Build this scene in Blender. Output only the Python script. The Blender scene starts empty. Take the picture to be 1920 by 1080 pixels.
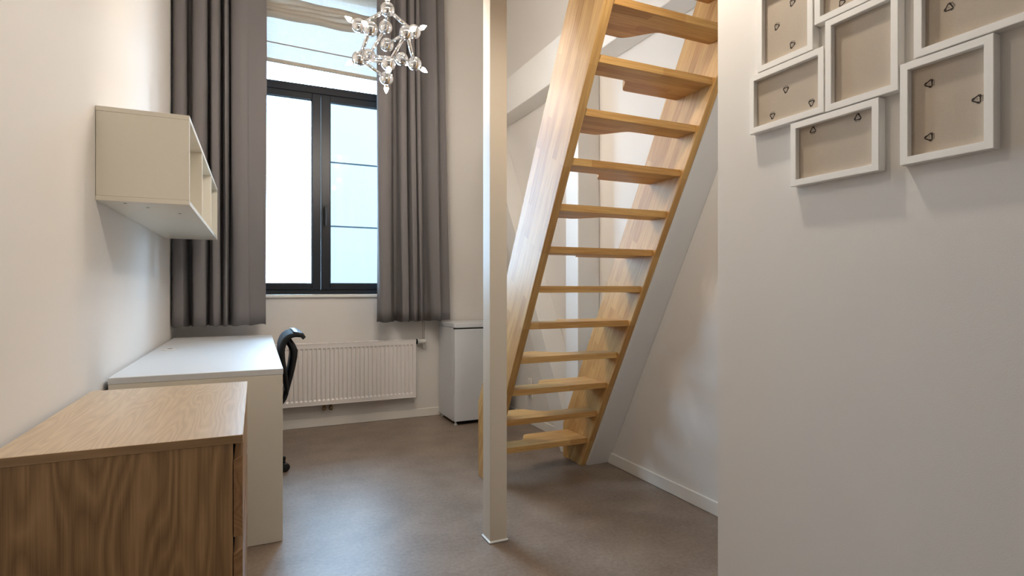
import bpy, bmesh, math, random
from mathutils import Vector, Matrix
random.seed(7)
scene = bpy.context.scene
C = scene.collection

# ------------------------------------------------------------------ camera
FPX, YAW, CAMH = 1046.0, math.radians(24.7), 1.12      # level camera, 1920x1080 frame
cd = bpy.data.cameras.new('camera')
cd.sensor_width = 36.0
cd.lens = FPX / 1920.0 * 36.0
cd.clip_start = 0.02
cam = bpy.data.objects.new('camera', cd)
C.objects.link(cam)
cam.location = (0, 0, CAMH)
cam.rotation_euler = (math.pi / 2, 0, -YAW)
scene.camera = cam

# ------------------------------------------------------------------ light
SKY = 24.0
BULB = 500.0
SPOT = 24.0
w = bpy.data.worlds.new('overcast_sky')
scene.world = w
w.use_nodes = True
bg = w.node_tree.nodes['Background']
bg.inputs['Color'].default_value = (0.47, 0.73, 1.0, 1)
bg.inputs['Strength'].default_value = SKY
scene.view_settings.view_transform = 'Standard'
scene.view_settings.look = 'None'
scene.view_settings.exposure = 0.42
scene.view_settings.gamma = 1.0
scene.view_settings.use_curve_mapping = False
pl = bpy.data.lights.new('window_portal', 'AREA')       # sky portal: gives no light of its own
pl.shape = 'RECTANGLE'; pl.size = 1.28; pl.size_y = 2.55
pl.cycles.is_portal = True
po = bpy.data.objects.new('window_portal', pl)
C.objects.link(po)
po.location = (0.49, 4.99, 2.33)
po.rotation_euler = (-math.pi / 2, 0, 0)

# ------------------------------------------------------------------ helpers
def link_mesh(name, bm, mat, parent=None, smooth=False):
    me = bpy.data.meshes.new(name)
    bmesh.ops.recalc_face_normals(bm, faces=bm.faces[:])
    bm.to_mesh(me); bm.free()
    if smooth:
        for p in me.polygons: p.use_smooth = True
    o = bpy.data.objects.new(name, me)
    C.objects.link(o)
    if mat: me.materials.append(mat)
    if parent: attach(o, parent)
    return o

def attach(o, parent):
    o.parent = parent
    # meshes are built in world coordinates, so a mesh parent sits at identity
    o.matrix_parent_inverse = Matrix.Translation(-parent.location) if parent.type == 'EMPTY' else Matrix.Identity(4)

def tag(o, label, cat, group=None):
    o['label'] = label; o['category'] = cat
    if group: o['group'] = group
    return o

def thing(name, label, cat, loc, group=None):
    o = bpy.data.objects.new(name, None)
    o.empty_display_size = 0.1
    C.objects.link(o); o.location = loc
    return tag(o, label, cat, group)

def struct(o, label=None):
    o['kind'] = 'structure'
    if label: o['label'] = label
    return o

def box(bm, x0, x1, y0, y1, z0, z1, bev=0.0, seg=1):
    vs = [bm.verts.new(p) for p in ((x0,y0,z0),(x1,y0,z0),(x1,y1,z0),(x0,y1,z0),(x0,y0,z1),(x1,y0,z1),(x1,y1,z1),(x0,y1,z1))]
    fs = [bm.faces.new([vs[i] for i in q]) for q in ((0,3,2,1),(4,5,6,7),(0,1,5,4),(1,2,6,5),(2,3,7,6),(3,0,4,7))]
    if bev:
        es = list({e for f in fs for e in f.edges})
        bmesh.ops.bevel(bm, geom=es, offset=bev, segments=seg, affect='EDGES', profile=0.7)
    return bm

def B(*a, **k):
    return box(bmesh.new(), *a, **k)

def prism(bm, pts, axis, a0, a1, bev=0.0):
    """polygon of 2D pts extruded along axis 'x' (pts=y,z), 'y' (pts=x,z) or 'z' (pts=x,y)"""
    def P(p, a):
        return {'x': (a, p[0], p[1]), 'y': (p[0], a, p[1]), 'z': (p[0], p[1], a)}[axis]
    A = [bm.verts.new(P(p, a0)) for p in pts]
    Bv = [bm.verts.new(P(p, a1)) for p in pts]
    n = len(pts)
    fs = [bm.faces.new(A), bm.faces.new(Bv[::-1])]
    caps = list(fs)
    for i in range(n):
        fs.append(bm.faces.new((A[i], Bv[i], Bv[(i+1) % n], A[(i+1) % n])))
    if bev:
        es = list({e for f in caps for e in f.edges})
        bmesh.ops.recalc_face_normals(bm, faces=fs)
        bmesh.ops.bevel(bm, geom=es, offset=bev, segments=2, affect='EDGES', profile=0.6)
    return bm

def tube(bm, pts, r, n=10, caps=True):
    """round tube through points; r a number or list"""
    pts = [Vector(p) for p in pts]
    rs = r if isinstance(r, (list, tuple)) else [r] * len(pts)
    rings = []
    up = None
    for i, p in enumerate(pts):
        t = (pts[min(i+1, len(pts)-1)] - pts[max(i-1, 0)]).normalized()
        if up is None:
            up = Vector((0,0,1)) if abs(t.z) < 0.9 else Vector((1,0,0))
        s = t.cross(up).normalized(); up = s.cross(t).normalized()
        rings.append([bm.verts.new(p + (s*math.cos(2*math.pi*k/n) + up*math.sin(2*math.pi*k/n))*rs[i]) for k in range(n)])
    for a, b in zip(rings, rings[1:]):
        for k in range(n):
            bm.faces.new((a[k], a[(k+1) % n], b[(k+1) % n], b[k]))
    if caps:
        bm.faces.new(rings[0][::-1]); bm.faces.new(rings[-1])
    return bm

def sphere(bm, c, r, u=20, v=12, sc=(1,1,1)):
    m = Matrix.Translation(c) @ Matrix.Diagonal((sc[0], sc[1], sc[2], 1))
    bmesh.ops.create_uvsphere(bm, u_segments=u, v_segments=v, radius=r, matrix=m)
    return bm

# ------------------------------------------------------------------ materials
def newmat(name):
    m = bpy.data.materials.new(name); m.use_nodes = True
    nt = m.node_tree
    return m, nt, nt.nodes['Principled BSDF']

def nd(nt, t, **kw):
    n = nt.nodes.new(t)
    for k, v in kw.items(): setattr(n, k, v)
    return n

def srgb(r, g, b):
    f = lambda c: (c/255/12.92) if c/255 <= 0.04045 else ((c/255+0.055)/1.055)**2.4
    return (f(r), f(g), f(b), 1)

def plain(name, col, rough=0.5, metal=0.0, spec=0.5, noise=0.0, nscale=40, bump=0.0, bscale=300):
    m, nt, p = newmat(name)
    p.inputs['Base Color'].default_value = col
    p.inputs['Roughness'].default_value = rough
    p.inputs['Metallic'].default_value = metal
    p.inputs['Specular IOR Level'].default_value = spec
    tc = nd(nt, 'ShaderNodeTexCoord')
    if noise:
        n = nd(nt, 'ShaderNodeTexNoise'); n.inputs['Scale'].default_value = nscale; n.inputs['Detail'].default_value = 4
        nt.links.new(tc.outputs['Object'], n.inputs['Vector'])
        mx = nd(nt, 'ShaderNodeMix', data_type='RGBA')
        mx.inputs['A'].default_value = tuple(c*(1-noise) for c in col[:3]) + (1,)
        mx.inputs['B'].default_value = tuple(min(1, c*(1+noise)) for c in col[:3]) + (1,)
        nt.links.new(n.outputs['Fac'], mx.inputs['Factor'])
        nt.links.new(mx.outputs['Result'], p.inputs['Base Color'])
    if bump:
        n2 = nd(nt, 'ShaderNodeTexNoise'); n2.inputs['Scale'].default_value = bscale; n2.inputs['Detail'].default_value = 3
        nt.links.new(tc.outputs['Object'], n2.inputs['Vector'])
        b = nd(nt, 'ShaderNodeBump'); b.inputs['Strength'].default_value = bump; b.inputs['Distance'].default_value = 0.002
        nt.links.new(n2.outputs['Fac'], b.inputs['Height'])
        nt.links.new(b.outputs['Normal'], p.inputs['Normal'])
    return m

def oak(name, dark, light, grain, rough=0.4, cath=7.0, across='X'):
    """oak veneer, grain along axis; cathedral figure from a distorted wave"""
    m, nt, p = newmat(name)
    tc = nd(nt, 'ShaderNodeTexCoord')
    mp = nd(nt, 'ShaderNodeMapping')
    sc = {'X': (0.10, 1, 1), 'Y': (1, 0.10, 1), 'Z': (1, 1, 0.16)}[grain]
    mp.inputs['Scale'].default_value = sc
    nt.links.new(tc.outputs['Object'], mp.inputs['Vector'])
    n1 = nd(nt, 'ShaderNodeTexNoise'); n1.inputs['Scale'].default_value = cath; n1.inputs['Detail'].default_value = 2; n1.inputs['Roughness'].default_value = 0.45
    nt.links.new(mp.outputs['Vector'], n1.inputs['Vector'])
    ml = nd(nt, 'ShaderNodeMath', operation='MULTIPLY'); ml.inputs[1].default_value = 30.0
    nt.links.new(n1.outputs['Fac'], ml.inputs[0])
    fr = nd(nt, 'ShaderNodeMath', operation='PINGPONG'); fr.inputs[1].default_value = 1.0
    nt.links.new(ml.outputs[0], fr.inputs[0])
    mp2 = nd(nt, 'ShaderNodeMapping')
    mp2.inputs['Scale'].default_value = tuple(0.02 if s < 1 else 1 for s in sc)
    nt.links.new(tc.outputs['Object'], mp2.inputs['Vector'])
    n2 = nd(nt, 'ShaderNodeTexNoise'); n2.inputs['Scale'].default_value = 260; n2.inputs['Detail'].default_value = 3
    nt.links.new(mp2.outputs['Vector'], n2.inputs['Vector'])
    n3 = nd(nt, 'ShaderNodeTexNoise'); n3.inputs['Scale'].default_value = 28; n3.inputs['Detail'].default_value = 3
    nt.links.new(mp2.outputs['Vector'], n3.inputs['Vector'])
    a1 = nd(nt, 'ShaderNodeMath', operation='MULTIPLY_ADD'); a1.inputs[1].default_value = 0.46
    nt.links.new(fr.outputs[0], a1.inputs[0])
    a2 = nd(nt, 'ShaderNodeMath', operation='MULTIPLY_ADD'); a2.inputs[1].default_value = 0.75; a2.inputs[2].default_value = -0.32
    nt.links.new(n2.outputs['Fac'], a2.inputs[0])
    nt.links.new(a2.outputs[0], a1.inputs[2])
    a3 = nd(nt, 'ShaderNodeMath', operation='MULTIPLY_ADD'); a3.inputs[1].default_value = 0.5
    nt.links.new(n3.outputs['Fac'], a3.inputs[0]); nt.links.new(a1.outputs[0], a3.inputs[2]); a1.use_clamp = True
    mx = nd(nt, 'ShaderNodeMix', data_type='RGBA')
    mx.inputs['A'].default_value = dark; mx.inputs['B'].default_value = light
    nt.links.new(a3.outputs[0], mx.inputs['Factor'])
    nt.links.new(mx.outputs['Result'], p.inputs['Base Color'])
    p.inputs['Roughness'].default_value = rough
    b = nd(nt, 'ShaderNodeBump'); b.inputs['Strength'].default_value = 0.12; b.inputs['Distance'].default_value = 0.001
    nt.links.new(n2.outputs['Fac'], b.inputs['Height']); nt.links.new(b.outputs['Normal'], p.inputs['Normal'])
    return m

def staves(name, rot, swap, rough=0.32):
    """lacquered finger-jointed rubberwood; after mapping, x runs along the grain and y across the staves"""
    m, nt, p = newmat(name)
    tc = nd(nt, 'ShaderNodeTexCoord')
    src = tc.outputs['Object']
    if swap:                                   # board lies in a YZ plane: use (y, z, x)
        sp = nd(nt, 'ShaderNodeSeparateXYZ'); cb = nd(nt, 'ShaderNodeCombineXYZ')
        nt.links.new(src, sp.inputs[0])
        nt.links.new(sp.outputs['Y'], cb.inputs['X']); nt.links.new(sp.outputs['Z'], cb.inputs['Y']); nt.links.new(sp.outputs['X'], cb.inputs['Z'])
        src = cb.outputs[0]
    mp = nd(nt, 'ShaderNodeMapping'); mp.vector_type = 'POINT'
    mp.inputs['Rotation'].default_value = (0, 0, rot)
    nt.links.new(src, mp.inputs['Vector'])
    br = nd(nt, 'ShaderNodeTexBrick')
    br.offset = 0.37; br.offset_frequency = 2
    br.inputs['Color1'].default_value = (0, 0, 0, 1); br.inputs['Color2'].default_value = (1, 1, 1, 1)
    br.inputs['Mortar'].default_value = (0.4, 0.4, 0.4, 1)
    br.inputs['Scale'].default_value = 1.0; br.inputs['Mortar Size'].default_value = 0.0003
    br.inputs['Brick Width'].default_value = 0.42; br.inputs['Row Height'].default_value = 0.043
    nt.links.new(mp.outputs['Vector'], br.inputs['Vector'])
    mp2 = nd(nt, 'ShaderNodeMapping'); mp2.inputs['Scale'].default_value = (0.05, 1, 1)
    nt.links.new(mp.outputs['Vector'], mp2.inputs['Vector'])
    n2 = nd(nt, 'ShaderNodeTexNoise'); n2.inputs['Scale'].default_value = 130; n2.inputs['Detail'].default_value = 4
    nt.links.new(mp2.outputs['Vector'], n2.inputs['Vector'])
    a1 = nd(nt, 'ShaderNodeMath', operation='MULTIPLY_ADD'); a1.inputs[1].default_value = 0.42
    nt.links.new(br.outputs['Color'], a1.inputs[0])
    a2 = nd(nt, 'ShaderNodeMath', operation='MULTIPLY_ADD'); a2.inputs[1].default_value = 1.1; a2.inputs[2].default_value = -0.28
    nt.links.new(n2.outputs['Fac'], a2.inputs[0]); nt.links.new(a2.outputs[0], a1.inputs[2])
    mx = nd(nt, 'ShaderNodeMix', data_type='RGBA')
    mx.inputs['A'].default_value = srgb(170, 118, 58); mx.inputs['B'].default_value = srgb(224, 182, 116)
    nt.links.new(a1.outputs[0], mx.inputs['Factor'])
    nt.links.new(mx.outputs['Result'], p.inputs['Base Color'])
    p.inputs['Roughness'].default_value = 0.5
    p.inputs['Specular IOR Level'].default_value = 0.3
    p.inputs['Coat Weight'].default_value = 0.15; p.inputs['Coat Roughness'].default_value = rough
    return m

M = {}
M['wall'] = plain('wall_paint', srgb(226, 221, 215), 0.75, spec=0.25, bump=0.10, bscale=350)
M['ceil'] = plain('ceiling_paint', srgb(235, 231, 224), 0.8, spec=0.2, bump=0.08)
M['trimw'] = plain('trim_white', srgb(232, 228, 220), 0.45, bump=0.03)
M['boxed'] = plain('boxed_timber_paint', srgb(232, 229, 224), 0.55, bump=0.05)
M['steelw'] = plain('post_paint', srgb(214, 201, 182), 0.5, bump=0.02)
M['caulk'] = plain('caulk', srgb(240, 240, 236), 0.5, noise=0.05)
M['mel'] = plain('white_melamine', srgb(226, 219, 204), 0.34, noise=0.02, nscale=60, bump=0.02)
M['meltop'] = plain('white_melamine_top', srgb(214, 214, 214), 0.5, noise=0.02, nscale=60)
M['oak_side'] = oak('oak_side', srgb(116, 86, 56), srgb(190, 152, 108), 'Z', 0.42)  # darker than the top: the side's shade is put into the colour
M['oak_top'] = oak('oak_top', srgb(184, 156, 122), srgb(216, 190, 156), 'Y', 0.33, 12.0)  # same veneer lightened: brightness of the top put into the colour
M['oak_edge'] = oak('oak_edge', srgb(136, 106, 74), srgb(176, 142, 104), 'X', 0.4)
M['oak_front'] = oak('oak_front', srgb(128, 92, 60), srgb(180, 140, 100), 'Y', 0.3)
M['dark'] = plain('dark_gap', srgb(30, 26, 24), 0.7, noise=0.1)
SL = math.atan2(0.187, 0.104)
M['tread'] = staves('stair_tread_wood', 0.0, False)
M['stringer'] = staves('stair_stringer_wood', SL, True, 0.30)
M['winframe'] = plain('window_frame_paint', srgb(16, 21, 30), 0.38, noise=0.12, nscale=20)
M['curtain'] = plain('curtain_cloth', srgb(126, 122, 122), 0.9, spec=0.15, noise=0.06, nscale=500, bump=0.25, bscale=900)
M['rad'] = plain('radiator_enamel', srgb(232, 226, 222), 0.35, noise=0.01)
M['fridge'] = plain('fridge_enamel', srgb(216, 220, 224), 0.3, noise=0.015)
M['blackp'] = plain('black_plastic', srgb(18, 18, 20), 0.32, noise=0.1)
M['mesh'] = plain('black_mesh_fabric', srgb(14, 14, 15), 0.85, noise=0.2, nscale=300)
M['chrome'] = plain('chrome', (0.86, 0.86, 0.87, 1), 0.06, metal=1.0, noise=0.02)
M['brass'] = plain('brass_fitting', srgb(150, 130, 105), 0.35, metal=1.0, noise=0.05)
M['plastw'] = plain('white_plastic', srgb(235, 232, 226), 0.4, noise=0.02)
M['frame'] = plain('frame_lacquer', srgb(244, 240, 234), 0.38, noise=0.015, bump=0.02)
M['board'] = plain('grey_backing_board', srgb(190, 177, 161), 0.85, spec=0.1, noise=0.07, nscale=260, bump=0.08, bscale=500)
M['ink'] = plain('black_ink', srgb(50, 38, 30), 0.8, noise=0.1)
M['cord'] = plain('cord_grey', srgb(150, 140, 128), 0.7, noise=0.1)
M['facade'] = plain('facade_panel', srgb(68, 63, 59), 0.7, noise=0.03, nscale=0.8)
M['joint'] = plain('facade_joint', srgb(26, 34, 38), 0.8, noise=0.1)
M['ground'] = plain('paving', srgb(150, 150, 146), 0.9, noise=0.1, nscale=3)

def emit(name, col, s):
    m, nt, p = newmat(name)
    p.inputs['Base Color'].default_value = (1, 1, 1, 1)
    p.inputs['Emission Color'].default_value = col
    p.inputs['Emission Strength'].default_value = s
    return m
M['bulb'] = emit('bulb_glow', (1.0, 0.88, 0.76, 1), BULB)
M['lens'] = emit('downlight_lens', (1.0, 0.80, 0.58, 1), 12.0)

def floor_mat():
    m, nt, p = newmat('linoleum')
    tc = nd(nt, 'ShaderNodeTexCoord')
    n1 = nd(nt, 'ShaderNodeTexNoise'); n1.inputs['Scale'].default_value = 55; n1.inputs['Detail'].default_value = 6; n1.inputs['Roughness'].default_value = 0.7
    n2 = nd(nt, 'ShaderNodeTexNoise'); n2.inputs['Scale'].default_value = 5; n2.inputs['Detail'].default_value = 5
    for n in (n1, n2): nt.links.new(tc.outputs['Object'], n.inputs['Vector'])
    r = nd(nt, 'ShaderNodeValToRGB')
    r.color_ramp.elements[0].position = 0.3; r.color_ramp.elements[0].color = srgb(104, 88, 76)
    r.color_ramp.elements[1].position = 0.72; r.color_ramp.elements[1].color = srgb(152, 135, 120)
    ad = nd(nt, 'ShaderNodeMath', operation='MULTIPLY_ADD'); ad.inputs[1].default_value = 0.45
    nt.links.new(n2.outputs['Fac'], ad.inputs[0])
    m2 = nd(nt, 'ShaderNodeMath', operation='MULTIPLY'); m2.inputs[1].default_value = 0.6
    nt.links.new(n1.outputs['Fac'], m2.inputs[0]); nt.links.new(m2.outputs[0], ad.inputs[2])
    nt.links.new(ad.outputs[0], r.inputs['Fac'])
    v = nd(nt, 'ShaderNodeTexVoronoi'); v.inputs['Scale'].default_value = 60
    nt.links.new(tc.outputs['Object'], v.inputs['Vector'])
    lt = nd(nt, 'ShaderNodeMath', operation='LESS_THAN'); lt.inputs[1].default_value = 0.13
    nt.links.new(v.outputs['Distance'], lt.inputs[0])
    lm = nd(nt, 'ShaderNodeMath', operation='MULTIPLY'); lm.inputs[1].default_value = 0.35
    nt.links.new(lt.outputs[0], lm.inputs[0])
    mx = nd(nt, 'ShaderNodeMix', data_type='RGBA'); mx.inputs['B'].default_value = srgb(170, 155, 140)
    nt.links.new(lm.outputs[0], mx.inputs['Factor']); nt.links.new(r.outputs['Color'], mx.inputs['A'])
    nt.links.new(mx.outputs['Result'], p.inputs['Base Color'])
    p.inputs['Roughness'].default_value = 0.38
    p.inputs['Specular IOR Level'].default_value = 0.5
    b = nd(nt, 'ShaderNodeBump'); b.inputs['Strength'].default_value = 0.15; b.inputs['Distance'].default_value = 0.001
    nt.links.new(n1.outputs['Fac'], b.inputs['Height']); nt.links.new(b.outputs['Normal'], p.inputs['Normal'])
    return m
M['floor'] = floor_mat()

def glass_mat():
    m, nt, p = newmat('pane_glass')
    nt.nodes.remove(p)
    out = nt.nodes['Material Output']
    t = nd(nt, 'ShaderNodeBsdfTransparent'); t.inputs['Color'].default_value = (0.93, 0.96, 0.98, 1)
    g = nd(nt, 'ShaderNodeBsdfGlossy'); g.inputs['Roughness'].default_value = 0.03
    f = nd(nt, 'ShaderNodeFresnel'); f.inputs['IOR'].default_value = 1.3
    mx = nd(nt, 'ShaderNodeMixShader')
    nt.links.new(f.outputs[0], mx.inputs[0]); nt.links.new(t.outputs[0], mx.inputs[1]); nt.links.new(g.outputs[0], mx.inputs[2])
    nt.links.new(mx.outputs[0], out.inputs['Surface'])
    return m
M['glass'] = glass_mat()

def sheer_mat(name, transp, col, tcol):
    m, nt, p = newmat(name)
    nt.nodes.remove(p)
    out = nt.nodes['Material Output']
    tc = nd(nt, 'ShaderNodeTexCoord')
    cols = []
    for sc in ((150, 20, 14), (16, 20, 170)):
        mp = nd(nt, 'ShaderNodeMapping'); mp.inputs['Scale'].default_value = sc
        nt.links.new(tc.outputs['Object'], mp.inputs['Vector'])
        n = nd(nt, 'ShaderNodeTexNoise'); n.inputs['Scale'].default_value = 1.0; n.inputs['Detail'].default_value = 3
        nt.links.new(mp.outputs['Vector'], n.inputs['Vector'])
        cols.append(n)
    ad = nd(nt, 'ShaderNodeMath', operation='ADD'); nt.links.new(cols[0].outputs['Fac'], ad.inputs[0]); nt.links.new(cols[1].outputs['Fac'], ad.inputs[1])
    r = nd(nt, 'ShaderNodeMapRange'); r.inputs['From Min'].default_value = 0.7; r.inputs['From Max'].default_value = 1.3
    r.inputs['To Min'].default_value = 0.0; r.inputs['To Max'].default_value = transp * 2.0
    nt.links.new(ad.outputs[0], r.inputs['Value'])
    t = nd(nt, 'ShaderNodeBsdfTransparent')
    tl = nd(nt, 'ShaderNodeBsdfTranslucent'); tl.inputs['Color'].default_value = tcol
    df = nd(nt, 'ShaderNodeBsdfDiffuse'); df.inputs['Color'].default_value = col
    m1 = nd(nt, 'ShaderNodeMixShader'); m1.inputs[0].default_value = 0.5
    vr = nd(nt, 'ShaderNodeMapRange'); vr.inputs['From Min'].default_value = 0.75; vr.inputs['From Max'].default_value = 1.25
    vr.inputs['To Min'].default_value = 1.35; vr.inputs['To Max'].default_value = 0.65
    nt.links.new(ad.outputs[0], vr.inputs['Value'])
    vm = nd(nt, 'ShaderNodeVectorMath', operation='SCALE'); vm.inputs[0].default_value = tcol[:3]
    nt.links.new(vr.outputs[0], vm.inputs['Scale']); nt.links.new(vm.outputs[0], tl.inputs['Color'])
    nt.links.new(tl.outputs[0], m1.inputs[1]); nt.links.new(df.outputs[0], m1.inputs[2])
    m2 = nd(nt, 'ShaderNodeMixShader')
    nt.links.new(r.outputs[0], m2.inputs[0]); nt.links.new(m1.outputs[0], m2.inputs[1]); nt.links.new(t.outputs[0], m2.inputs[2])
    nt.links.new(m2.outputs[0], out.inputs['Surface'])
    return m
M['sheer'] = sheer_mat('sheer_linen', 0.016, srgb(225, 224, 218), (.150, .118, .093, 1))
M['linen'] = sheer_mat('gathered_linen', 0.0, srgb(240, 230, 216), (.070, .058, .046, 1))

# ------------------------------------------------------------------ room shell
XL, YB, XR, XA = -0.545, 4.755, 1.30, 2.065      # left wall, back wall, picture wall, alcove wall
YF, YE, ZC, ZM = -1.70, 1.306, 3.90, 2.60        # wall behind camera, end of picture wall, ceiling, loft underside
WX0, WX1, WZ0, WZ1 = -0.15, 1.13, 1.068, 3.60    # window opening
struct(link_mesh('floor', B(XL-.2, XA+.2, YF-.2, YB+.25, -0.12, 0), M['floor']), 'brown speckled linoleum floor')
struct(link_mesh('ceiling', B(XL-.2, XA+.2, YF-.2, YB+.25, ZC, ZC+.12), M['ceil']), 'high white ceiling')
struct(link_mesh('wall_left', B(XL-.2, XL, YF-.2, YB+.25, 0, ZC), M['wall']), 'white painted wall behind the desk and shelf')
struct(link_mesh('wall_alcove', B(XA, XA+.2, YF-.2, YB+.25, 0, ZC), M['wall']), 'white painted alcove wall beside the stair')
struct(link_mesh('wall_front', B(XL, XA, YF-.2, YF, 0, ZC), M['wall']), 'white painted wall facing the window')
bm = bmesh.new()
box(bm, XL, WX0, YB, YB+.25, 0, ZC); box(bm, WX1, XA, YB, YB+.25, 0, ZC)
box(bm, WX0, WX1, YB, YB+.25, 0, WZ0-.025); box(bm, WX0, WX1, YB, YB+.25, WZ1, ZC)
struct(link_mesh('wall_back', bm, M['wall']), 'white painted window wall')
struct(link_mesh('wall_right', B(XR, XA, YF, YE, 0, ZM, bev=.004), M['wall']), 'white painted wall carrying the picture frames')
bm = bmesh.new()
prism(bm, [(XL, YF), (XA, YF), (XA, 1.42), (1.08, 1.42), (1.08, 2.36), (XL, 2.36)], 'z', ZM, ZM+.2)
struct(link_mesh('ceiling_loft', bm, M['ceil']), 'white underside of the sleeping loft')
# baseboards
def baseboard(name, x0, x1, y0, y1, lab):
    bm = bmesh.new(); box(bm, x0, x1, y0, y1, 0, .07, bev=.003)
    struct(link_mesh(name, bm, M['trimw']), lab)
baseboard('baseboard_back', XL+.013, 1.95, YB-.013, YB, 'white baseboard under the radiator')
baseboard('baseboard_alcove', XA-.013, XA, YE+.002, 2.992, 'white baseboard of the alcove wall')
baseboard('baseboard_socket', XA-.013, XA, 3.42, YB-.014, 'white baseboard under the wall socket')
baseboard('baseboard_left', XL, XL+.013, 0.0, YB-.014, 'white baseboard behind the desk')

# ------------------------------------------------------------------ window
win = bpy.data.objects.new('window_1', None); C.objects.link(win)
win.location = (0.49, 4.83, WZ0); struct(win, 'dark framed two-sash window with transom above')
bm = bmesh.new()
Y0, Y1 = 4.80, 4.87
ZT0, ZT1 = 2.70, 2.767
box(bm, WX0, WX0+.05, Y0, Y1, WZ0, WZ1, .004); box(bm, WX1-.05, WX1, Y0, Y1, WZ0, WZ1, .004)
box(bm, WX0+.05, WX1-.05, Y0, Y1, WZ0, WZ0+.04, .004); box(bm, WX0+.05, WX1-.05, Y0, Y1, WZ1-.05, WZ1, .004)
box(bm, WX0+.05, WX1-.05, Y0-.012, Y1, ZT0, ZT1, .006)
link_mesh('frame', bm, M['winframe'], win)
def ring(bm, x0, x1, z0, z1, wl, wr, wb, wt, y0, y1, bev=.003):
    box(bm, x0, x0+wl, y0, y1, z0, z1, bev); box(bm, x1-wr, x1, y0, y1, z0, z1, bev)
    box(bm, x0+wl, x1-wr, y0, y1, z0, z0+wb, bev); box(bm, x0+wl, x1-wr, y0, y1, z1-wt, z1, bev)
def sash(x0, x1, wl, wr):
    bm = bmesh.new()
    ring(bm, x0, x1, WZ0+.04, ZT0, wl, wr, .047, .05, Y0-.012, Y1-.02)
    ring(bm, x0+wl-.006, x1-wr+.006, WZ0+.081, ZT0-.044, .012, .012, .012, .012, Y0+.006, Y0+.02, .002)
    s = link_mesh('sash', bm, M['winframe'], win)
    link_mesh('pane', B(x0+wl-.004, x1-wr+.004, Y0+.024, Y0+.030, WZ0+.083, ZT0-.046), M['glass'], s)
    return s
sash(WX0+.05, .484, .07, .066)
sr = sash(.487, WX1-.05, .072, .07)
link_mesh('transom_pane', B(WX0+.045, WX1-.045, Y0+.03, Y0+.036, ZT1-.005, WZ1-.045), M['glass'], win)
bm = bmesh.new()
box(bm, .497, .533, Y0-.020, Y0-.010, 1.725, 1.80, .003)
tube(bm, [(.515, Y0-.018, 1.775), (.515, Y0-.05, 1.775), (.515, Y0-.052, 1.76), (.515, Y0-.052, 1.64), (.515, Y0-.05, 1.632)], .009, 10)
link_mesh('handle', bm, M['blackp'], win)
bm = bmesh.new(); box(bm, WX0-.03, WX1+.03, YB-.02, Y0, WZ0-.025, WZ0, .004)
link_mesh('sill', bm, M['trimw'], win)

# outside: pale panelled building across the yard
nb = thing('neighbouring_building', 'pale panelled building standing outside behind the right window sash', 'building', (3.6, 10.75, -.4))
link_mesh('core', B(1.12, 6.0, 10.80, 13.0, -.4, 4.55), M['joint'], nb)
for i, (z0, z1) in enumerate(((-.4, 1.07), (1.10, 2.245), (2.275, 3.425), (3.455, 4.60))):
    for (x0, x1) in ((1.08, 3.5), (3.53, 6.02)):
        link_mesh('facade_panel', B(x0, x1, 10.75, 10.80, z0, z1), M['facade'], nb)
struct(link_mesh('ground', B(-25, 25, YB+.25, 40, -.6, -.4), M['ground']), 'grey yard outside the window')

# ------------------------------------------------------------------ boxed braced frame along the alcove wall
X0B = 1.90
bf = thing('braced_frame', 'white boxed frame with beam, post and diagonal braces along the alcove wall', 'beam', (1.98, 3.19, 0))
link_mesh('beam', B(X0B, XA-.001, 1.425, YB-.001, 2.57, 2.86, bev=.004), M['boxed'], bf)
link_mesh('post', B(X0B, XA-.001, 3.105, 3.265, 0.001, 2.569, bev=.004), M['boxed'], bf)
bm = bmesh.new()   # far brace: rises from the post's foot to the window wall
s = 1.66
prism(bm, [(3.267, .10), (3.267, .001), (3.337, .001), (YB-.001, s*(YB-3.337)), (YB-.001, 2.568), (3.13+2.568/s+.0, 2.568), (3.267, s*(3.267-3.13))], 'x', X0B, XA-.001, .003)
link_mesh('brace', bm, M['boxed'], bf)
bm = bmesh.new()   # near brace: rises beside the stair stringer
k = .5465
def yl(z): return 2.998 - k*z
prism(bm, [(yl(0), .001), (yl(2.568), 2.568), (yl(2.568)+.30, 2.568), (3.103, (2.998+.30-3.103)/k), (3.103, .001)], 'x', 1.900, XA-.001, .003)
link_mesh('brace', bm, M['boxed'], bf)

# ------------------------------------------------------------------ steel post
sp = thing('support_post', 'square white steel post standing before the wooden stair', 'post', (.973, 2.299, 0))
link_mesh('shaft', B(.933, 1.014, 2.258, 2.341, .004, ZM-.006, bev=.004, seg=2), M['steelw'], sp)
bm = bmesh.new(); ring2 = (.927, 1.020, 2.252, 2.347)
box(bm, ring2[0], ring2[1], ring2[2], ring2[3], 0.0005, .010, .003)
link_mesh('base_seal', bm, M['caulk'], sp)
link_mesh('head_plate', B(.915, 1.032, 2.24, 2.355, ZM-.008, ZM-.0005, bev=.001), M['steelw'], sp)

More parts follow.
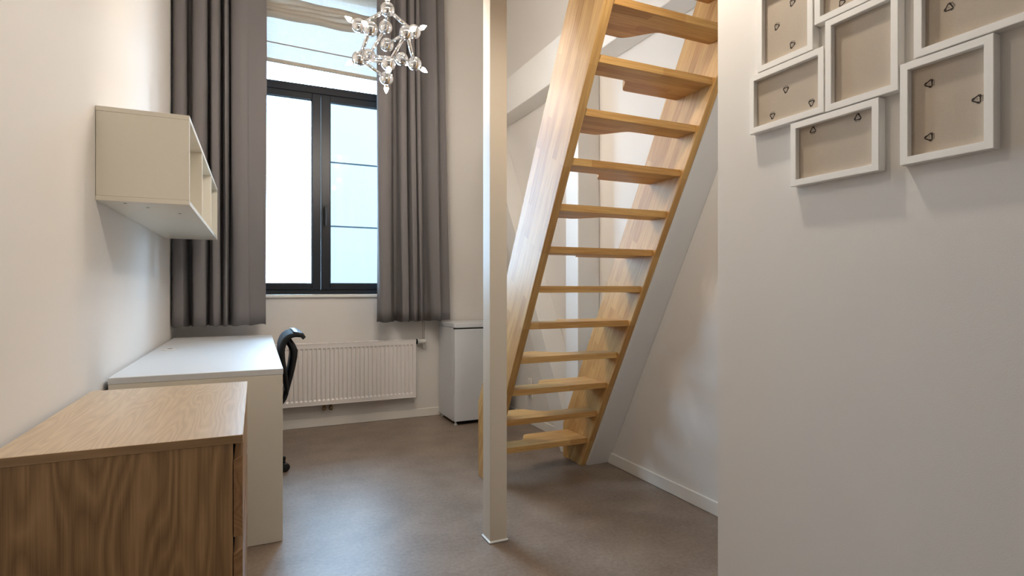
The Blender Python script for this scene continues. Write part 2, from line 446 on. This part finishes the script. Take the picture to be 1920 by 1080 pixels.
# ------------------------------------------------------------------ stair
st = thing('loft_stair', 'steep wooden paddle stair rising to the loft beside the alcove wall', 'stair', (1.56, 3.1, 0))
SR, SG = .187, .104
def near(z): return 3.014 - z*SG/SR
WD = .345
ZTOP = 2.80
for (x0, x1, ycut) in ((1.21, 1.25, 3.115), (1.862, 1.899, 3.236)):
    zc = (near(0) + WD - ycut) * SR/SG
    bm = bmesh.new()
    prism(bm, [(near(0), .001), (near(ZTOP), ZTOP), (near(ZTOP)+WD*.75, ZTOP), (near(ZTOP-.16)+WD, ZTOP-.16), (ycut, zc), (ycut, .001)], 'x', x0, x1, .004)
    link_mesh('stringer', bm, M['stringer'], st)
def sstep(t): t = max(0, min(1, t)); return t*t*(3-2*t)
for kx in range(14):
    zt = .195 + SR*kx
    yn = 2.938 - SG*kx
    wide_right = kx % 2 == 0
    pts = [(1.2505, yn), (1.8615, yn)]
    back = []
    N = 44
    for i in range(N+1):
        x = 1.8615 - (1.8615-1.2505)*i/N
        if wide_right: d = .125 + .110*sstep((x-1.468)/.085)
        else:
            d = .125 + .112*sstep((1.590-x)/.14)
        back.append((x, yn+d))
    bm = bmesh.new()
    prism(bm, pts+back, 'z', zt-.033, zt, .0025)
    o = link_mesh('tread', bm, M['tread'], st)
    # move the grain pattern from tread to tread: origin shifted, mesh shifted back
    off = Vector((random.uniform(-3, 3), 0, kx*.77))
    o.data.transform(Matrix.Translation(off)); o.matrix_parent_inverse = o.matrix_parent_inverse @ Matrix.Translation(-off)

# ------------------------------------------------------------------ desk
DX0, DX1, DY0, DY1, DZ = -.530, .112, 2.665, 4.63, .764
dk = thing('desk', 'long white desk with panel ends against the left wall', 'desk', (-.21, 3.65, 0))
bm = bmesh.new(); box(bm, DX0, DX1, DY0, DY1, DZ-.026, DZ, .0015)
link_mesh('desktop', bm, M['meltop'], dk)
link_mesh('end_panel', B(DX0+.002, DX1-.002, DY0+.001, DY0+.027, .001, DZ-.0265, bev=.001), M['mel'], dk)
link_mesh('end_panel', B(DX0+.002, DX1-.002, DY1-.027, DY1-.001, .001, DZ-.0265, bev=.001), M['mel'], dk)
link_mesh('modesty_panel', B(DX0+.03, DX0+.048, DY0+.028, DY1-.028, .30, DZ-.0265, bev=.001), M['mel'], dk)
bm = bmesh.new()
tube(bm, [(-.45, 3.74, DZ-.002), (-.45, 3.74, DZ+.004)], .036, 28)
g = link_mesh('cable_grommet', bm, M['plastw'], dk)
bm = bmesh.new(); box(bm, -.45-.012, -.45+.012, 3.74+.012, 3.74+.0355, DZ+.0041, DZ+.0046)
link_mesh('cable_slot', bm, M['dark'], g)

# ------------------------------------------------------------------ chest of drawers
ch = thing('chest_of_drawers', 'oak veneer chest of drawers standing before the white desk', 'chest of drawers', (-.28, 2.0, 0))
CX0, CX1, CY0, CY1, CZ = -.532, -.028, 1.557, 2.437, .752
bm = bmesh.new(); box(bm, CX0, CX1, CY0, CY1, CZ-.021, CZ, .001)
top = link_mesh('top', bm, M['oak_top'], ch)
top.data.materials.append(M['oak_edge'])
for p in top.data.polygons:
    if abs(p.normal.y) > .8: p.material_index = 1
XS = -.0515
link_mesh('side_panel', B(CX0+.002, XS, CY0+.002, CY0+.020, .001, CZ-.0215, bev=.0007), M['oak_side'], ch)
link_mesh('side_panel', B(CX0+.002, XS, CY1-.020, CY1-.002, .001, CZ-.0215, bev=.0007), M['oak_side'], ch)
link_mesh('back_panel', B(CX0+.003, CX0+.009, CY0+.021, CY1-.021, .05, CZ-.022), M['mel'], ch)
link_mesh('plinth', B(XS-.02, XS-.002, CY0+.021, CY1-.021, .001, .06), M['oak_front'], ch)
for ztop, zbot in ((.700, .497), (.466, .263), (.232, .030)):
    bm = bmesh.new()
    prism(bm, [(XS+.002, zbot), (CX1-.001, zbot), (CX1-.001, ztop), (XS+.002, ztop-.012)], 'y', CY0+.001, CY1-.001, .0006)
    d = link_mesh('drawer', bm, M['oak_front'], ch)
    bm = bmesh.new(); zz = zbot+.02
    box(bm, CX0+.03, XS-.001, CY0+.035, CY0+.047, zz, ztop-.06); box(bm, CX0+.03, XS-.001, CY1-.047, CY1-.035, zz, ztop-.06)
    box(bm, CX0+.03, CX0+.042, CY0+.047, CY1-.047, zz, ztop-.06); box(bm, CX0+.03, XS-.001, CY0+.035, CY1-.035, zz-.006, zz)
    link_mesh('drawer_box', bm, M['mel'], d)

# ------------------------------------------------------------------ wall shelf
sh = thing('wall_shelf', 'white open three-compartment shelf fixed to the left wall', 'shelf', (-.39, 3.44, 1.45))
SX0, SX1, SY0, SY1, SZ0, SZ1 = XL+.0005, -.238, 2.55, 4.345, 1.45, 1.805
link_mesh('top_board', B(SX0, SX1, SY0, SY1, SZ1-.018, SZ1, bev=.001), M['mel'], sh)
link_mesh('bottom_board', B(SX0, SX1, SY0, SY1, SZ0, SZ0+.018, bev=.001), M['mel'], sh)
for n, ya in (('side_board', SY0+.0005), ('divider', 3.14), ('divider', 3.75), ('side_board', SY1-.0185)):
    link_mesh(n, B(SX0+.001, SX1-.0005, ya, ya+.018, SZ0+.0185, SZ1-.0185, bev=.0008), M['mel'], sh)
link_mesh('back_board', B(SX0+.0005, SX0+.006, SY0+.019, SY1-.019, SZ0+.019, SZ1-.019), M['mel'], sh)
for ya in (2.60, 2.70, 2.86):
    link_mesh('screw_cap', tube(bmesh.new(), [(-.40+ (ya-2.7)*.6, ya, SZ0-.0015), (-.40+(ya-2.7)*.6, ya, SZ0)], .006, 12), M['cord'], sh)

# ------------------------------------------------------------------ office chair
CCX, CCY = -.10, 3.60
oc = thing('office_chair', 'black office chair with curled mesh back pushed under the white desk', 'chair', (CCX, CCY, 0))
base = None
bm = bmesh.new()
angs = [math.radians(a) for a in (17, 89, 161, 233, 305)]
for a in angs:
    e = Vector((math.cos(a), math.sin(a), 0))
    p0 = Vector((CCX, CCY, .105)) + e*.03; p1 = Vector((CCX, CCY, .075)) + e*.275
    tube(bm, [p0, (p0+p1)/2+Vector((0,0,.012)), p1], [.026, .022, .016], 10)
tube(bm, [(CCX, CCY, .07), (CCX, CCY, .15)], .04, 16)
link_mesh('star_base', bm, M['blackp'], oc, True)
for a in angs:
    e = Vector((math.cos(a), math.sin(a), 0)); n = Vector((-e.y, e.x, 0))
    c = Vector((CCX, CCY, .0275)) + e*.272
    bm = bmesh.new()
    for sgn in (-1, 1):
        q = c + n*sgn*.018
        tube(bm, [q-n*.009, q-n*.006, q+n*.006, q+n*.009], [.02, .0268, .0268, .02], 18)
    tube(bm, [c, c+Vector((0,0,.045))], .007, 8)
    link_mesh('castor', bm, M['blackp'], oc, True)
link_mesh('gas_column', tube(bmesh.new(), [(CCX, CCY, .12), (CCX, CCY, .28), (CCX, CCY, .281), (CCX, CCY, .405)], [.027, .027, .017, .017], 16), M['blackp'], oc, True)
bm = bmesh.new(); box(bm, CCX-.22, CCX+.20, CCY-.23, CCY+.23, .425, .485, .028, 3)
link_mesh('seat', bm, M['mesh'], oc, True)
link_mesh('tilt_mechanism', B(CCX-.09, CCX+.12, CCY-.07, CCY+.07, .395, .426, bev=.01, seg=2), M['blackp'], oc)
# back shell: profile in xz, swept along y, slightly wrapped in plan
prof = [(.165, .50), (.163, .56), (.157, .62), (.146, .68), (.138, .73), (.136, .775), (.149, .818), (.172, .843), (.200, .852), (.226, .849), (.245, .840)]
thk = [.008, .010, .012, .013, .015, .017, .017, .015, .014, .012, .007]
def sheet(prof, thk, y0, y1, ny, wrap):
    bm = bmesh.new(); F, Bk = [], []
    for j in range(ny+1):
        t = j/ny; y = y0+(y1-y0)*t; wv = wrap*((2*t-1)**2)
        f, b = [], []
        for i, (x, z) in enumerate(prof):
            a = prof[max(i-1, 0)]; c2 = prof[min(i+1, len(prof)-1)]
            tx, tz = c2[0]-a[0], c2[1]-a[1]; L = math.hypot(tx, tz); nx, nz = -tz/L, tx/L
            f.append(bm.verts.new((x+nx*thk[i]-wv, y, z+nz*thk[i]))); b.append(bm.verts.new((x-nx*thk[i]-wv, y, z-nz*thk[i])))
        F.append(f); Bk.append(b)
    n = len(prof)
    for j in range(ny):
        for i in range(n-1):
            bm.faces.new((F[j][i], F[j][i+1], F[j+1][i+1], F[j+1][i])); bm.faces.new((Bk[j][i], Bk[j+1][i], Bk[j+1][i+1], Bk[j][i+1]))
        bm.faces.new((F[j][0], F[j+1][0], Bk[j+1][0], Bk[j][0])); bm.faces.new((F[j][-1], Bk[j][-1], Bk[j+1][-1], F[j+1][-1]))
    for j, fl in ((0, 0), (ny, 1)):
        for i in range(n-1):
            bm.faces.new((F[j][i], Bk[j][i], Bk[j][i+1], F[j][i+1]))
    return bm
o = link_mesh('backrest', sheet(prof, thk, 3.40, 3.80, 10, .0), M['mesh'], oc, True)
sb = o.modifiers.new('round', 'SUBSURF'); sb.levels = sb.render_levels = 1
o = link_mesh('top_rim', sheet([(.196, .862), (.222, .860), (.246, .850), (.254, .838), (.244, .828)], [.006, .008, .010, .010, .007], 3.41, 3.79, 8, .0), M['blackp'], o, True)
prof2 = [(.158, .836), (.174, .812), (.194, .782), (.206, .752), (.205, .715), (.197, .665), (.184, .60), (.170, .535), (.155, .475), (.125, .432), (.04, .412)]
thk2 = [.018, .020, .020, .020, .018, .017, .015, .012, .011, .010, .010]
spn = link_mesh('back_support', sheet(prof2, thk2, 3.50, 3.70, 4, .0), M['blackp'], oc, True)
bm = bmesh.new()
for i in range(14):
    z = .475+i*.0085; x = .155+(z-.475)*.235+.010
    prism(bm, [(x-.006, z), (x+.007, z+.002), (x-.004, z+.0085)], 'y', 3.52, 3.68)
link_mesh('height_rack', bm, M['blackp'], spn)

# ------------------------------------------------------------------ radiator
RX0, RX1, RZ0, RZ1, RY0, RY1 = -.19, 1.243, .188, .681, 4.66, 4.735
ra = thing('radiator', 'white ribbed panel radiator mounted under the window', 'radiator', (.526, 4.70, RZ0))
npitch = 41
x_in0, x_in1 = RX0+.028, RX1-.022
pitch = (x_in1-x_in0)/npitch
xs = [(RX0, 0)]
for i in range(npitch):
    a = x_in0+i*pitch
    xs += [(a+.006, 0), (a+.0105, 1), (a+pitch-.0085, 1), (a+pitch-.004, 0)]
xs.append((RX1, 0))
zs = [(RZ0+.004, 0), (RZ0+.034, 0), (RZ0+.046, 1), (RZ1-.052, 1), (RZ1-.040, 0), (RZ1-.004, 0)]
bm = bmesh.new()
grid = [[bm.verts.new((x, RY0+(.008 if (a and b) else 0), z)) for z, b in zs] for x, a in xs]
for i in range(len(xs)-1):
    for j in range(len(zs)-1):
        bm.faces.new((grid[i][j], grid[i+1][j], grid[i+1][j+1], grid[i][j+1]))
o = link_mesh('front_panel', bm, M['rad'], ra)
link_mesh('body', B(RX0+.004, RX1-.004, RY0+.012, RY1, RZ0+.006, RZ1-.010, bev=.003), M['rad'], ra)
for x0, x1 in ((RX0-.0015, RX0+.0025), (RX1-.0025, RX1+.0015)):
    link_mesh('side_cover', B(x0, x1, RY0-.001, RY1, RZ0+.002, RZ1-.001, bev=.001), M['rad'], ra)
bm = bmesh.new()
box(bm, RX0, RX1, RY0-.002, RY0+.012, RZ1-.007, RZ1, .002); box(bm, RX0, RX1, RY1-.012, RY1, RZ1-.006, RZ1, .001)
nx = 96
for i in range(nx+1):
    x = RX0+(RX1-RX0-.005)*i/nx
    box(bm, x, x+.005, RY0+.012, RY1-.012, RZ1-.006, RZ1-.001)
link_mesh('top_grille', bm, M['rad'], ra)
link_mesh('bottom_lip', B(RX0, RX1, RY0-.001, RY0+.02, RZ0, RZ0+.006, bev=.002), M['rad'], ra)
link_mesh('wall_bracket', B(.05, .09, RY1, YB-.002, .25, .62), M['rad'], ra); link_mesh('wall_bracket', B(.95, .99, RY1, YB-.002, .25, .62), M['rad'], ra)
for x in (.503, .553):
    bm = bmesh.new()
    tube(bm, [(x, 4.70, RZ0+.006), (x, 4.70, .165), (x, 4.70, .1649), (x, 4.70, .142)], [.009, .009, .014, .014], 12)
    tube(bm, [(x, 4.70, .150), (x, YB-.002, .150)], .009, 12)
    sphere(bm, (x, 4.70, .148), .0145, 12, 8)
    link_mesh('pipe_valve', bm, M['brass'], ra, True)
tv = link_mesh('thermostat_collar', tube(bmesh.new(), [(RX1+.001, 4.70, .660), (1.254, 4.70, .660), (1.2541, 4.70, .660), (1.266, 4.70, .660)], [.011, .011, .0225, .0225], 20), M['blackp'], ra, True)
link_mesh('thermostat_head', tube(bmesh.new(), [(1.266, 4.70, .660), (1.2661, 4.70, .660), (1.274, 4.70, .660), (1.2741, 4.70, .660), (1.33, 4.70, .660), (1.338, 4.70, .660), (1.342, 4.70, .660)], [.015, .0235, .0235, .0185, .0185, .0175, .012], 24), M['plastw'], ra, True)

# ------------------------------------------------------------------ refrigerator
FX0, FX1, FY0, FY1 = 1.469, 1.945, 4.308, 4.738
fr = thing('refrigerator', 'small white tabletop refrigerator in the corner beside the radiator', 'refrigerator', (1.707, 4.52, 0))
link_mesh('cabinet', B(FX0, FX1, FY0+.045, FY1, .028, .792, bev=.006, seg=2), M['fridge'], fr)
d = link_mesh('door', B(FX0, FX1, FY0, FY0+.038, .032, .783, bev=.007, seg=2), M['fridge'], fr)
link_mesh('door_seal', B(FX0+.012, FX1-.012, FY0+.037, FY0+.046, .04, .775), M['cord'], d)
bm = bmesh.new()
prism(bm, [(FX0+.03, .779), (FX1-.03, .779), (FX1-.05, .765), (FX0+.05, .765)], 'y', FY0-.0025, FY0+.004)
link_mesh('door_grip', bm, M['fridge'], d)
bm = bmesh.new()
prism(bm, [(FX0+.012, FY0+.004), (FX1-.012, FY0+.004), (FX1, FY0+.022), (FX1, FY1), (FX0, FY1), (FX0, FY0+.022)], 'z', .7945, .830, .005)
link_mesh('worktop', bm, M['fridge'], fr)
link_mesh('top_gap_shade', B(FX0+.004, FX1-.004, FY0+.012, FY0+.05, .780, .796), M['dark'], fr)  # dark bar painting the shade in the gap under the worktop
link_mesh('kick_plate', B(FX0+.02, FX1-.02, FY0+.055, FY0+.065, .008, .03), M['dark'], fr)
for x in (FX0+.018, FX1-.03):
    for y in (FY0+.03, FY1-.05):
        link_mesh('foot', tube(bmesh.new(), [(x, y, .0005), (x, y, .010), (x, y, .0101), (x, y, .034)], [.014, .014, .007, .007], 12), M['plastw'], fr)

# ------------------------------------------------------------------ curtains
def catmull(P, n):
    out = []
    for i in range(len(P)-1):
        p0 = P[max(i-1, 0)]; p1 = P[i]; p2 = P[i+1]; p3 = P[min(i+2, len(P)-1)]
        for k2 in range(n):
            t = k2/n
            out.append(tuple(.5*((2*p1[j])+(-p0[j]+p2[j])*t+(2*p0[j]-5*p1[j]+4*p2[j]-p3[j])*t*t+(-p0[j]+3*p1[j]-3*p2[j]+p3[j])*t**3) for j in (0, 1)))
    out.append(tuple(P[-1]))
    return out
def curtain(name, label, pts, z0, z1, topmap):
    t = thing(name, label, 'curtain', (sum(p[0] for p in pts)/len(pts), 4.61, z0), 'window curtains')
    pts = [(x*4.61/4.665 if x > 0 else x, y) for x, y in pts]
    prof = catmull(pts, 7)
    NZ = 26
    bm = bmesh.new(); rows = []
    for j in range(NZ+1):
        f = j/NZ; z = z0+(z1-z0)*f
        row = []
        for i, (x, y) in enumerate(prof):
            sway = .006*math.sin(i*.35+f*5.0)*(1-f)
            yy = CY_+(y-4.665)*(1-.25*f)
            row.append(bm.verts.new((topmap(x, f)+sway, yy, z + (0 if j else .004*math.sin(i*.3)))))
        rows.append(row)
    for a, b in zip(rows, rows[1:]):
        for i in range(len(prof)-1):
            bm.faces.new((a[i], a[i+1], b[i+1], b[i]))
    o = link_mesh('drape', bm, M['curtain'], t, True)
    so = o.modifiers.new('thick', 'SOLIDIFY'); so.thickness = .003; so.offset = 0
    # hem stitch band
    bm = bmesh.new(); rows = []
    for dz in (.066, .070):
        f = dz/(z1-z0)
        rows.append([bm.verts.new((topmap(x, f)+.006*math.sin(i*.35+f*5.0)*(1-f), CY_+(y-4.665)*(1-.25*f)-.0022, z0+dz)) for i, (x, y) in enumerate(prof)])
    for i in range(len(prof)-1):
        bm.faces.new((rows[0][i], rows[0][i+1], rows[1][i+1], rows[1][i]))
    link_mesh('hem', bm, M['curtain'], t, True)
    for i in range(4, len(prof), 18):
        x, y = prof[i]
        link_mesh('hook', tube(bmesh.new(), [(topmap(x, 1), CY_+.007, z1-.012), (topmap(x, 1), CY_+.007, z1+.0245)], .003, 6), M['plastw'], t)
    return t
F_, G_ = 4.595, 4.722      # fold fronts and backs; moved as a whole to CY_ below
CY_ = 4.610
left = [(-.540, 4.70), (-.532, 4.66), (-.518, F_+.01), (-.480, F_), (-.458, F_+.02), (-.448, 4.68), (-.440, G_), (-.420, G_), (-.411, 4.66), (-.400, F_+.01), (-.360, F_-.005), (-.330, F_+.015), (-.319, 4.66), (-.313, G_), (-.302, G_), (-.296, 4.66), (-.285, F_+.01), (-.262, F_), (-.243, F_+.015), (-.234, 4.67), (-.228, G_), (-.218, G_), (-.211, 4.67), (-.203, F_+.015), (-.190, F_+.015), (-.180, 4.66), (-.176, G_), (-.168, G_), (-.163, 4.66), (-.150, F_+.015), (-.10, F_-.01), (-.055, F_+.01), (-.038, 4.63), (.01, 4.665), (.05, 4.68), (.078, 4.68)]
right = [(.912, 4.655), (.925, 4.62), (.96, F_), (1.00, F_+.005), (1.030, F_+.03), (1.045, 4.69), (1.065, G_), (1.090, G_), (1.102, 4.66), (1.115, F_+.01), (1.140, F_), (1.166, F_+.015), (1.176, 4.67), (1.181, G_), (1.186, G_), (1.192, 4.66), (1.203, F_+.01), (1.226, F_), (1.244, F_+.02), (1.252, 4.68), (1.258, 4.68), (1.264, F_+.03), (1.280, F_+.01), (1.294, F_+.03), (1.302, 4.69), (1.318, G_), (1.345, 4.705), (1.375, 4.65), (1.41, F_+.015), (1.437, F_), (1.452, F_+.02), (1.458, 4.665), (1.472, 4.69), (1.51, 4.685), (1.548, 4.68)]
curtain('curtain', 'grey-brown pleated curtain hanging behind the wall shelf', left, .845, 3.66, lambda x, f: x+.0*f)
curtain('curtain', 'grey-brown pleated curtain hanging between the window panes and the refrigerator', right, .843, 3.66, lambda x, f: x-(x-.925)*.085*f)
rl = thing('curtain_rail', 'white curtain rail above the window', 'rail', (.49, 4.617, 3.70))
link_mesh('track', B(XL+.01, 1.62, 4.602, 4.632, 3.685, 3.715, bev=.003), M['plastw'], rl)
for x in (-.4, .5, 1.5):
    link_mesh('bracket', B(x-.015, x+.015, 4.632, YB-.001, 3.69, 3.712), M['plastw'], rl)

# ------------------------------------------------------------------ roman blind
rb = thing('roman_blind', 'sheer linen roman blind half raised over the window', 'blind', (.49, 4.725, 2.88))
BX0, BX1 = -.17, 1.15
tilt = -.030
def zt_(x, z): return z+tilt*(x-.07)
def strip(z0, z1, nx=40, nz=8, amp=0.0, y=4.738, ph=0):
    bm = bmesh.new(); R = []
    for j in range(nz+1):
        f = j/nz
        R.append([bm.verts.new((BX0+(BX1-BX0)*i/nx, y+.004*math.sin(i*.5+ph)*(1-f)-amp*math.sin(math.pi*f), zt_(BX0+(BX1-BX0)*i/nx, z0+(z1-z0)*f))) for i in range(nx+1)])
    for a, b in zip(R, R[1:]):
        for i in range(nx): bm.faces.new((a[i], a[i+1], b[i+1], b[i]))
    return bm
link_mesh('sheer_panel', strip(2.905, 3.30), M['sheer'], rb, True)
bm = bmesh.new(); n = 24
def bar(z0, z1, y0, y1):
    bm = bmesh.new()
    prism(bm, [(BX0, zt_(BX0, z0)), (BX1, zt_(BX1, z0)), (BX1, zt_(BX1, z1)), (BX0, zt_(BX0, z1))], 'y', y0, y1)
    return bm
link_mesh('hem_bar', bar(2.886, 2.914, 4.730, 4.746), M['linen'], rb)
link_mesh('batten', bar(3.034, 3.041, 4.727, 4.733), M['cord'], rb)
for i, (z0, z1, a, y) in enumerate(((3.222, 3.30, .042, 4.735), (3.262, 3.335, .036, 4.728), (3.296, 3.365, .030, 4.726), (3.326, 3.395, .024, 4.726))):
    bm = bmesh.new(); R = []
    nx, nz = 44, 10
    for j in range(nz+1):
        f = j/nz
        R.append([])
        for q in range(nx+1):
            x = BX0+(BX1-BX0)*q/nx
            wob = .006*math.sin(x*7+i*1.7)+.004*math.sin(x*17+i)
            R[-1].append(bm.verts.new((x, y-a*math.sin(math.pi*f)**.8, z0+(z1-z0)*f-.012*math.sin(math.pi*f)+wob+.02*(x-.07)*(1-f) )))
    for aa, bb in zip(R, R[1:]):
        for q in range(nx): bm.faces.new((aa[q], aa[q+1], bb[q+1], bb[q]))
    link_mesh('fold', bm, M['linen'], rb, True)
link_mesh('upper_panel', strip(3.385, 3.60, y=4.735), M['sheer'], rb, True)
link_mesh('headrail', B(BX0, BX1, 4.700, YB-.001, 3.585, 3.625, bev=.003), M['plastw'], rb)
cdn = thing('blind_cord', 'looped blind cord hanging beside the radiator valve', 'cord', (1.333, 4.742, .60))
for x in (1.326, 1.341):
    link_mesh('strand', tube(bmesh.new(), [(x, 4.747, .64), (x, 4.747, 3.58)], .0018, 6), M['cord'], cdn)
bm = bmesh.new(); tube(bm, [(1.333, 4.747, .592), (1.333, 4.747, .600), (1.333, 4.747, .632), (1.333, 4.747, .65)], [.011, .014, .011, .006], 14)
link_mesh('tensioner', bm, M['plastw'], cdn, True)

# ------------------------------------------------------------------ chandelier
CC = Vector((.664, 3.107, 2.471))
S = {1: (-.0146, -.0810, .1567), 2: (-.1491, .0295, .0908), 3: (-.1150, -.1343, .0093), 4: (.0138, .1025, .1437), 6: (.1486, -.0163, .0949), 7: (.0690, -.1626, .0118),
     8: (-.1486, .0163, -.0949), 9: (-.0690, .1626, -.0118), 10: (-.0138, -.1025, -.1437), 11: (.1150, .1343, -.0093), 12: (.1491, -.0295, -.0908), 13: (.0146, .0810, -.1567), 5: (0, 0, 0)}
cl = thing('chandelier', 'chrome molecule chandelier with flame bulbs hanging before the window', 'chandelier', tuple(CC))
for kq, v in S.items():
    c = CC+Vector(v)
    o = link_mesh('sphere', sphere(bmesh.new(), c, .0385 if kq != 5 else .037, 28, 18), M['chrome'], cl, True)
    if kq == 5: continue
    e = Vector(v).normalized()
    link_mesh('socket', tube(bmesh.new(), [c+e*.034, c+e*.046], .0115, 14), M['chrome'], o)
    prf = [(.042, .0085), (.046, .0105), (.053, .0120), (.059, .0116), (.067, .0090), (.074, .0052), (.080, .0022), (.083, .0006)]
    link_mesh('bulb', tube(bmesh.new(), [c+e*a for a, r in prf], [r for a, r in prf], 14), M['bulb'], o, True)
for a, b in ((1, 6), (1, 4), (1, 2), (3, 8), (4, 9), (5, 7), (7, 10), (7, 12), (8, 10), (8, 13), (9, 11), (11, 12), (10, 13)):
    pa, pb = CC+Vector(S[a]), CC+Vector(S[b]); e = (pb-pa).normalized()
    link_mesh('rod', tube(bmesh.new(), [pa+e*.03, pb-e*.03], .0095, 14), M['chrome'], cl, True)
link_mesh('cable', tube(bmesh.new(), [CC+Vector(S[4])+Vector((0, 0, .03)), Vector((CC.x+S[4][0], CC.y+S[4][1], ZC-.03))], .0035, 8), M['chrome'], cl, True)
bm = bmesh.new(); q = Vector((CC.x+S[4][0], CC.y+S[4][1], 0))
tube(bm, [q+Vector((0, 0, ZC-.035)), q+Vector((0, 0, ZC-.030)), q+Vector((0, 0, ZC-.0005))], [.01, .05, .055], 28)
link_mesh('ceiling_rose', bm, M['chrome'], cl, True)

# ------------------------------------------------------------------ picture frames
XF = 1.276
def chase(bm, cy, cz, size, rot, x):
    """three-arrow triangle print, drawn flat on the board"""
    def quad(p, q, wdt):
        p, q = Vector(p), Vector(q); d = (q-p).normalized(); n = Vector((-d.y, d.x))*wdt/2
        pts = [p+n, p-n, q-n, q+n]
        vs = []
        for t in pts:
            a = t.x*math.cos(rot)-t.y*math.sin(rot); b = t.x*math.sin(rot)+t.y*math.cos(rot)
            vs.append(bm.verts.new((x, cy-a*size, cz+b*size)))
        bm.faces.new(vs)
    V = [Vector((math.cos(math.radians(a)), math.sin(math.radians(a)))) for a in (90, 210, 330)]
    for i in range(3):
        a, b = V[i], V[(i+1) % 3]
        quad(a.lerp(b, .10), a.lerp(b, .70), .24)
        m = a.lerp(b, .86)                                   # arrow head
        quad(a.lerp(b, .66), m, .40)
        quad(m, a.lerp(b, .97), .20)
    for i in range(3): quad((-.12+.12*i, -.10), (-.12+.12*i, .12), .05)
    for i in range(4): quad((-.45+.3*i, -.95), (-.45+.3*i, -.78), .16)
G = 'white picture frames on the wall'
def frame(label, y0, y1, z0, z1, marks):
    f = thing('picture_frame', label, 'picture frame', (XR, (y0+y1)/2, z0), G)
    rw, g = .0165, .0004
    y0 += g; y1 -= g; z0 += g; z1 -= g
    bm = bmesh.new()
    loops = []
    for x, d in ((XF, 0), (XR-.0005, 0), (XR-.0005, rw), (XF, rw)):
        loops.append([bm.verts.new((x, a, b)) for a, b in ((y0+d, z0+d), (y1-d, z0+d), (y1-d, z1-d), (y0+d, z1-d))])
    sharp = []
    for i in range(4):
        A, Q = loops[i], loops[(i+1) % 4]
        for j in range(4): bm.faces.new((A[j], Q[j], Q[(j+1) % 4], A[(j+1) % 4]))
        if i in (0, 3): sharp += [bm.edges.get((A[j], A[(j+1) % 4])) for j in range(4)]
    sharp += [bm.edges.get((loops[0][j], loops[1][j])) for j in range(4)]
    bmesh.ops.recalc_face_normals(bm, faces=bm.faces[:])
    bmesh.ops.bevel(bm, geom=sharp, offset=.0009, segments=2, affect='EDGES')
    link_mesh('moulding', bm, M['frame'], f)
    bd = link_mesh('backing_board', B(XF+.013, XF+.016, y0+rw-.001, y1-rw+.001, z0+rw-.001, z1-rw+.001), M['board'], f)
    for (cy, cz, rot) in marks:
        bm = bmesh.new(); chase(bm, cy, cz, .0105, math.radians(rot), XF+.0127)
        link_mesh('printed_mark', bm, M['ink'], bd)
frame('upright white frame whose board carries three tilted marks', .9600, 1.1325, 1.7210, 1.9465, [(1.0299, 1.8739, 160), (1.0781, 1.831, 160), (1.0299, 1.7626, 160)])
frame('white frame directly above the frame with the unmarked backing board', .7280, .9570, 1.7790, 1.9440, [(.8927, 1.8101, 150)])
frame('wide white frame whose board carries three marks pointing down', .9300, 1.1600, 1.5550, 1.7195, [(1.0495, 1.6505, 180), (1.0919, 1.5925, 180), (.9739, 1.5921, 180)])
frame('upright white frame with unmarked backing board amid the others', .7545, .9280, 1.5530, 1.7775, [])
frame('wide white frame directly above the frame with three sideways marks', .4945, .7240, 1.6085, 1.7735, [(.6631, 1.6936, 118)])
frame('upright white frame whose board carries three sideways marks', .5806, .7520, 1.3862, 1.6065, [(.6998, 1.5499, 90), (.6139, 1.4909, 90), (.6998, 1.4376, 90)])
frame('wide white frame whose board carries two upright marks along its top', .7963, 1.0260, 1.3850, 1.5510, [(.9694, 1.5215, 0), (.8532, 1.5218, 0)])

# ------------------------------------------------------------------ wall socket behind the stair
so_ = thing('wall_socket', 'white double wall socket with plugged cable low on the alcove wall', 'socket', (XA, 4.115, .30))
link_mesh('plate', B(XA-.010, XA-.0005, 4.075, 4.155, .212, .374, bev=.003), M['plastw'], so_)
for z in (.333, .253):
    link_mesh('insert', tube(bmesh.new(), [(XA-.0125, 4.115, z), (XA-.009, 4.115, z)], .027, 24), M['trimw'], so_)
pg = link_mesh('plug', tube(bmesh.new(), [(XA-.012, 4.115, .253), (XA-.040, 4.115, .253), (XA-.046, 4.115, .253)], [.021, .019, .012], 18), M['plastw'], so_, True)
link_mesh('cable', tube(bmesh.new(), [(XA-.040, 4.115, .245), (XA-.044, 4.113, .20), (XA-.03, 4.118, .13), (XA-.024, 4.12, .06), (XA-.022, 4.16, .008), (XA-.03, 4.40, .006), (XA-.06, 4.68, .006)], .0035, 8), M['plastw'], pg, True)

# ------------------------------------------------------------------ downlights under the loft
for i, (x, y, e, lab) in enumerate(((1.03, 1.27, SPOT*1.12, 'round recessed downlight in the loft underside beside the picture wall'), (.15, 1.35, SPOT*.38, 'round recessed downlight in the loft underside over the oak chest'))):
    dl = thing('recessed_downlight', lab, 'downlight', (x, y, ZM), 'loft downlights')
    bm = bmesh.new(); tube(bm, [(x, y, ZM-.0005), (x, y, ZM-.006)], .045, 28)
    link_mesh('trim_ring', bm, M['plastw'], dl)
    link_mesh('lens', tube(bmesh.new(), [(x, y, ZM-.0062), (x, y, ZM-.009)], .034, 24), M['lens'], dl)
    ld = bpy.data.lights.new('downlight_lamp', 'SPOT')
    ld.energy = e; ld.color = (1.0, .90, .77); ld.spot_size = math.radians(165); ld.spot_blend = .6; ld.shadow_soft_size = .03
    lo = bpy.data.objects.new('downlight_lamp', ld); C.objects.link(lo); lo.location = (x, y, ZM-.04)
    attach(lo, dl)
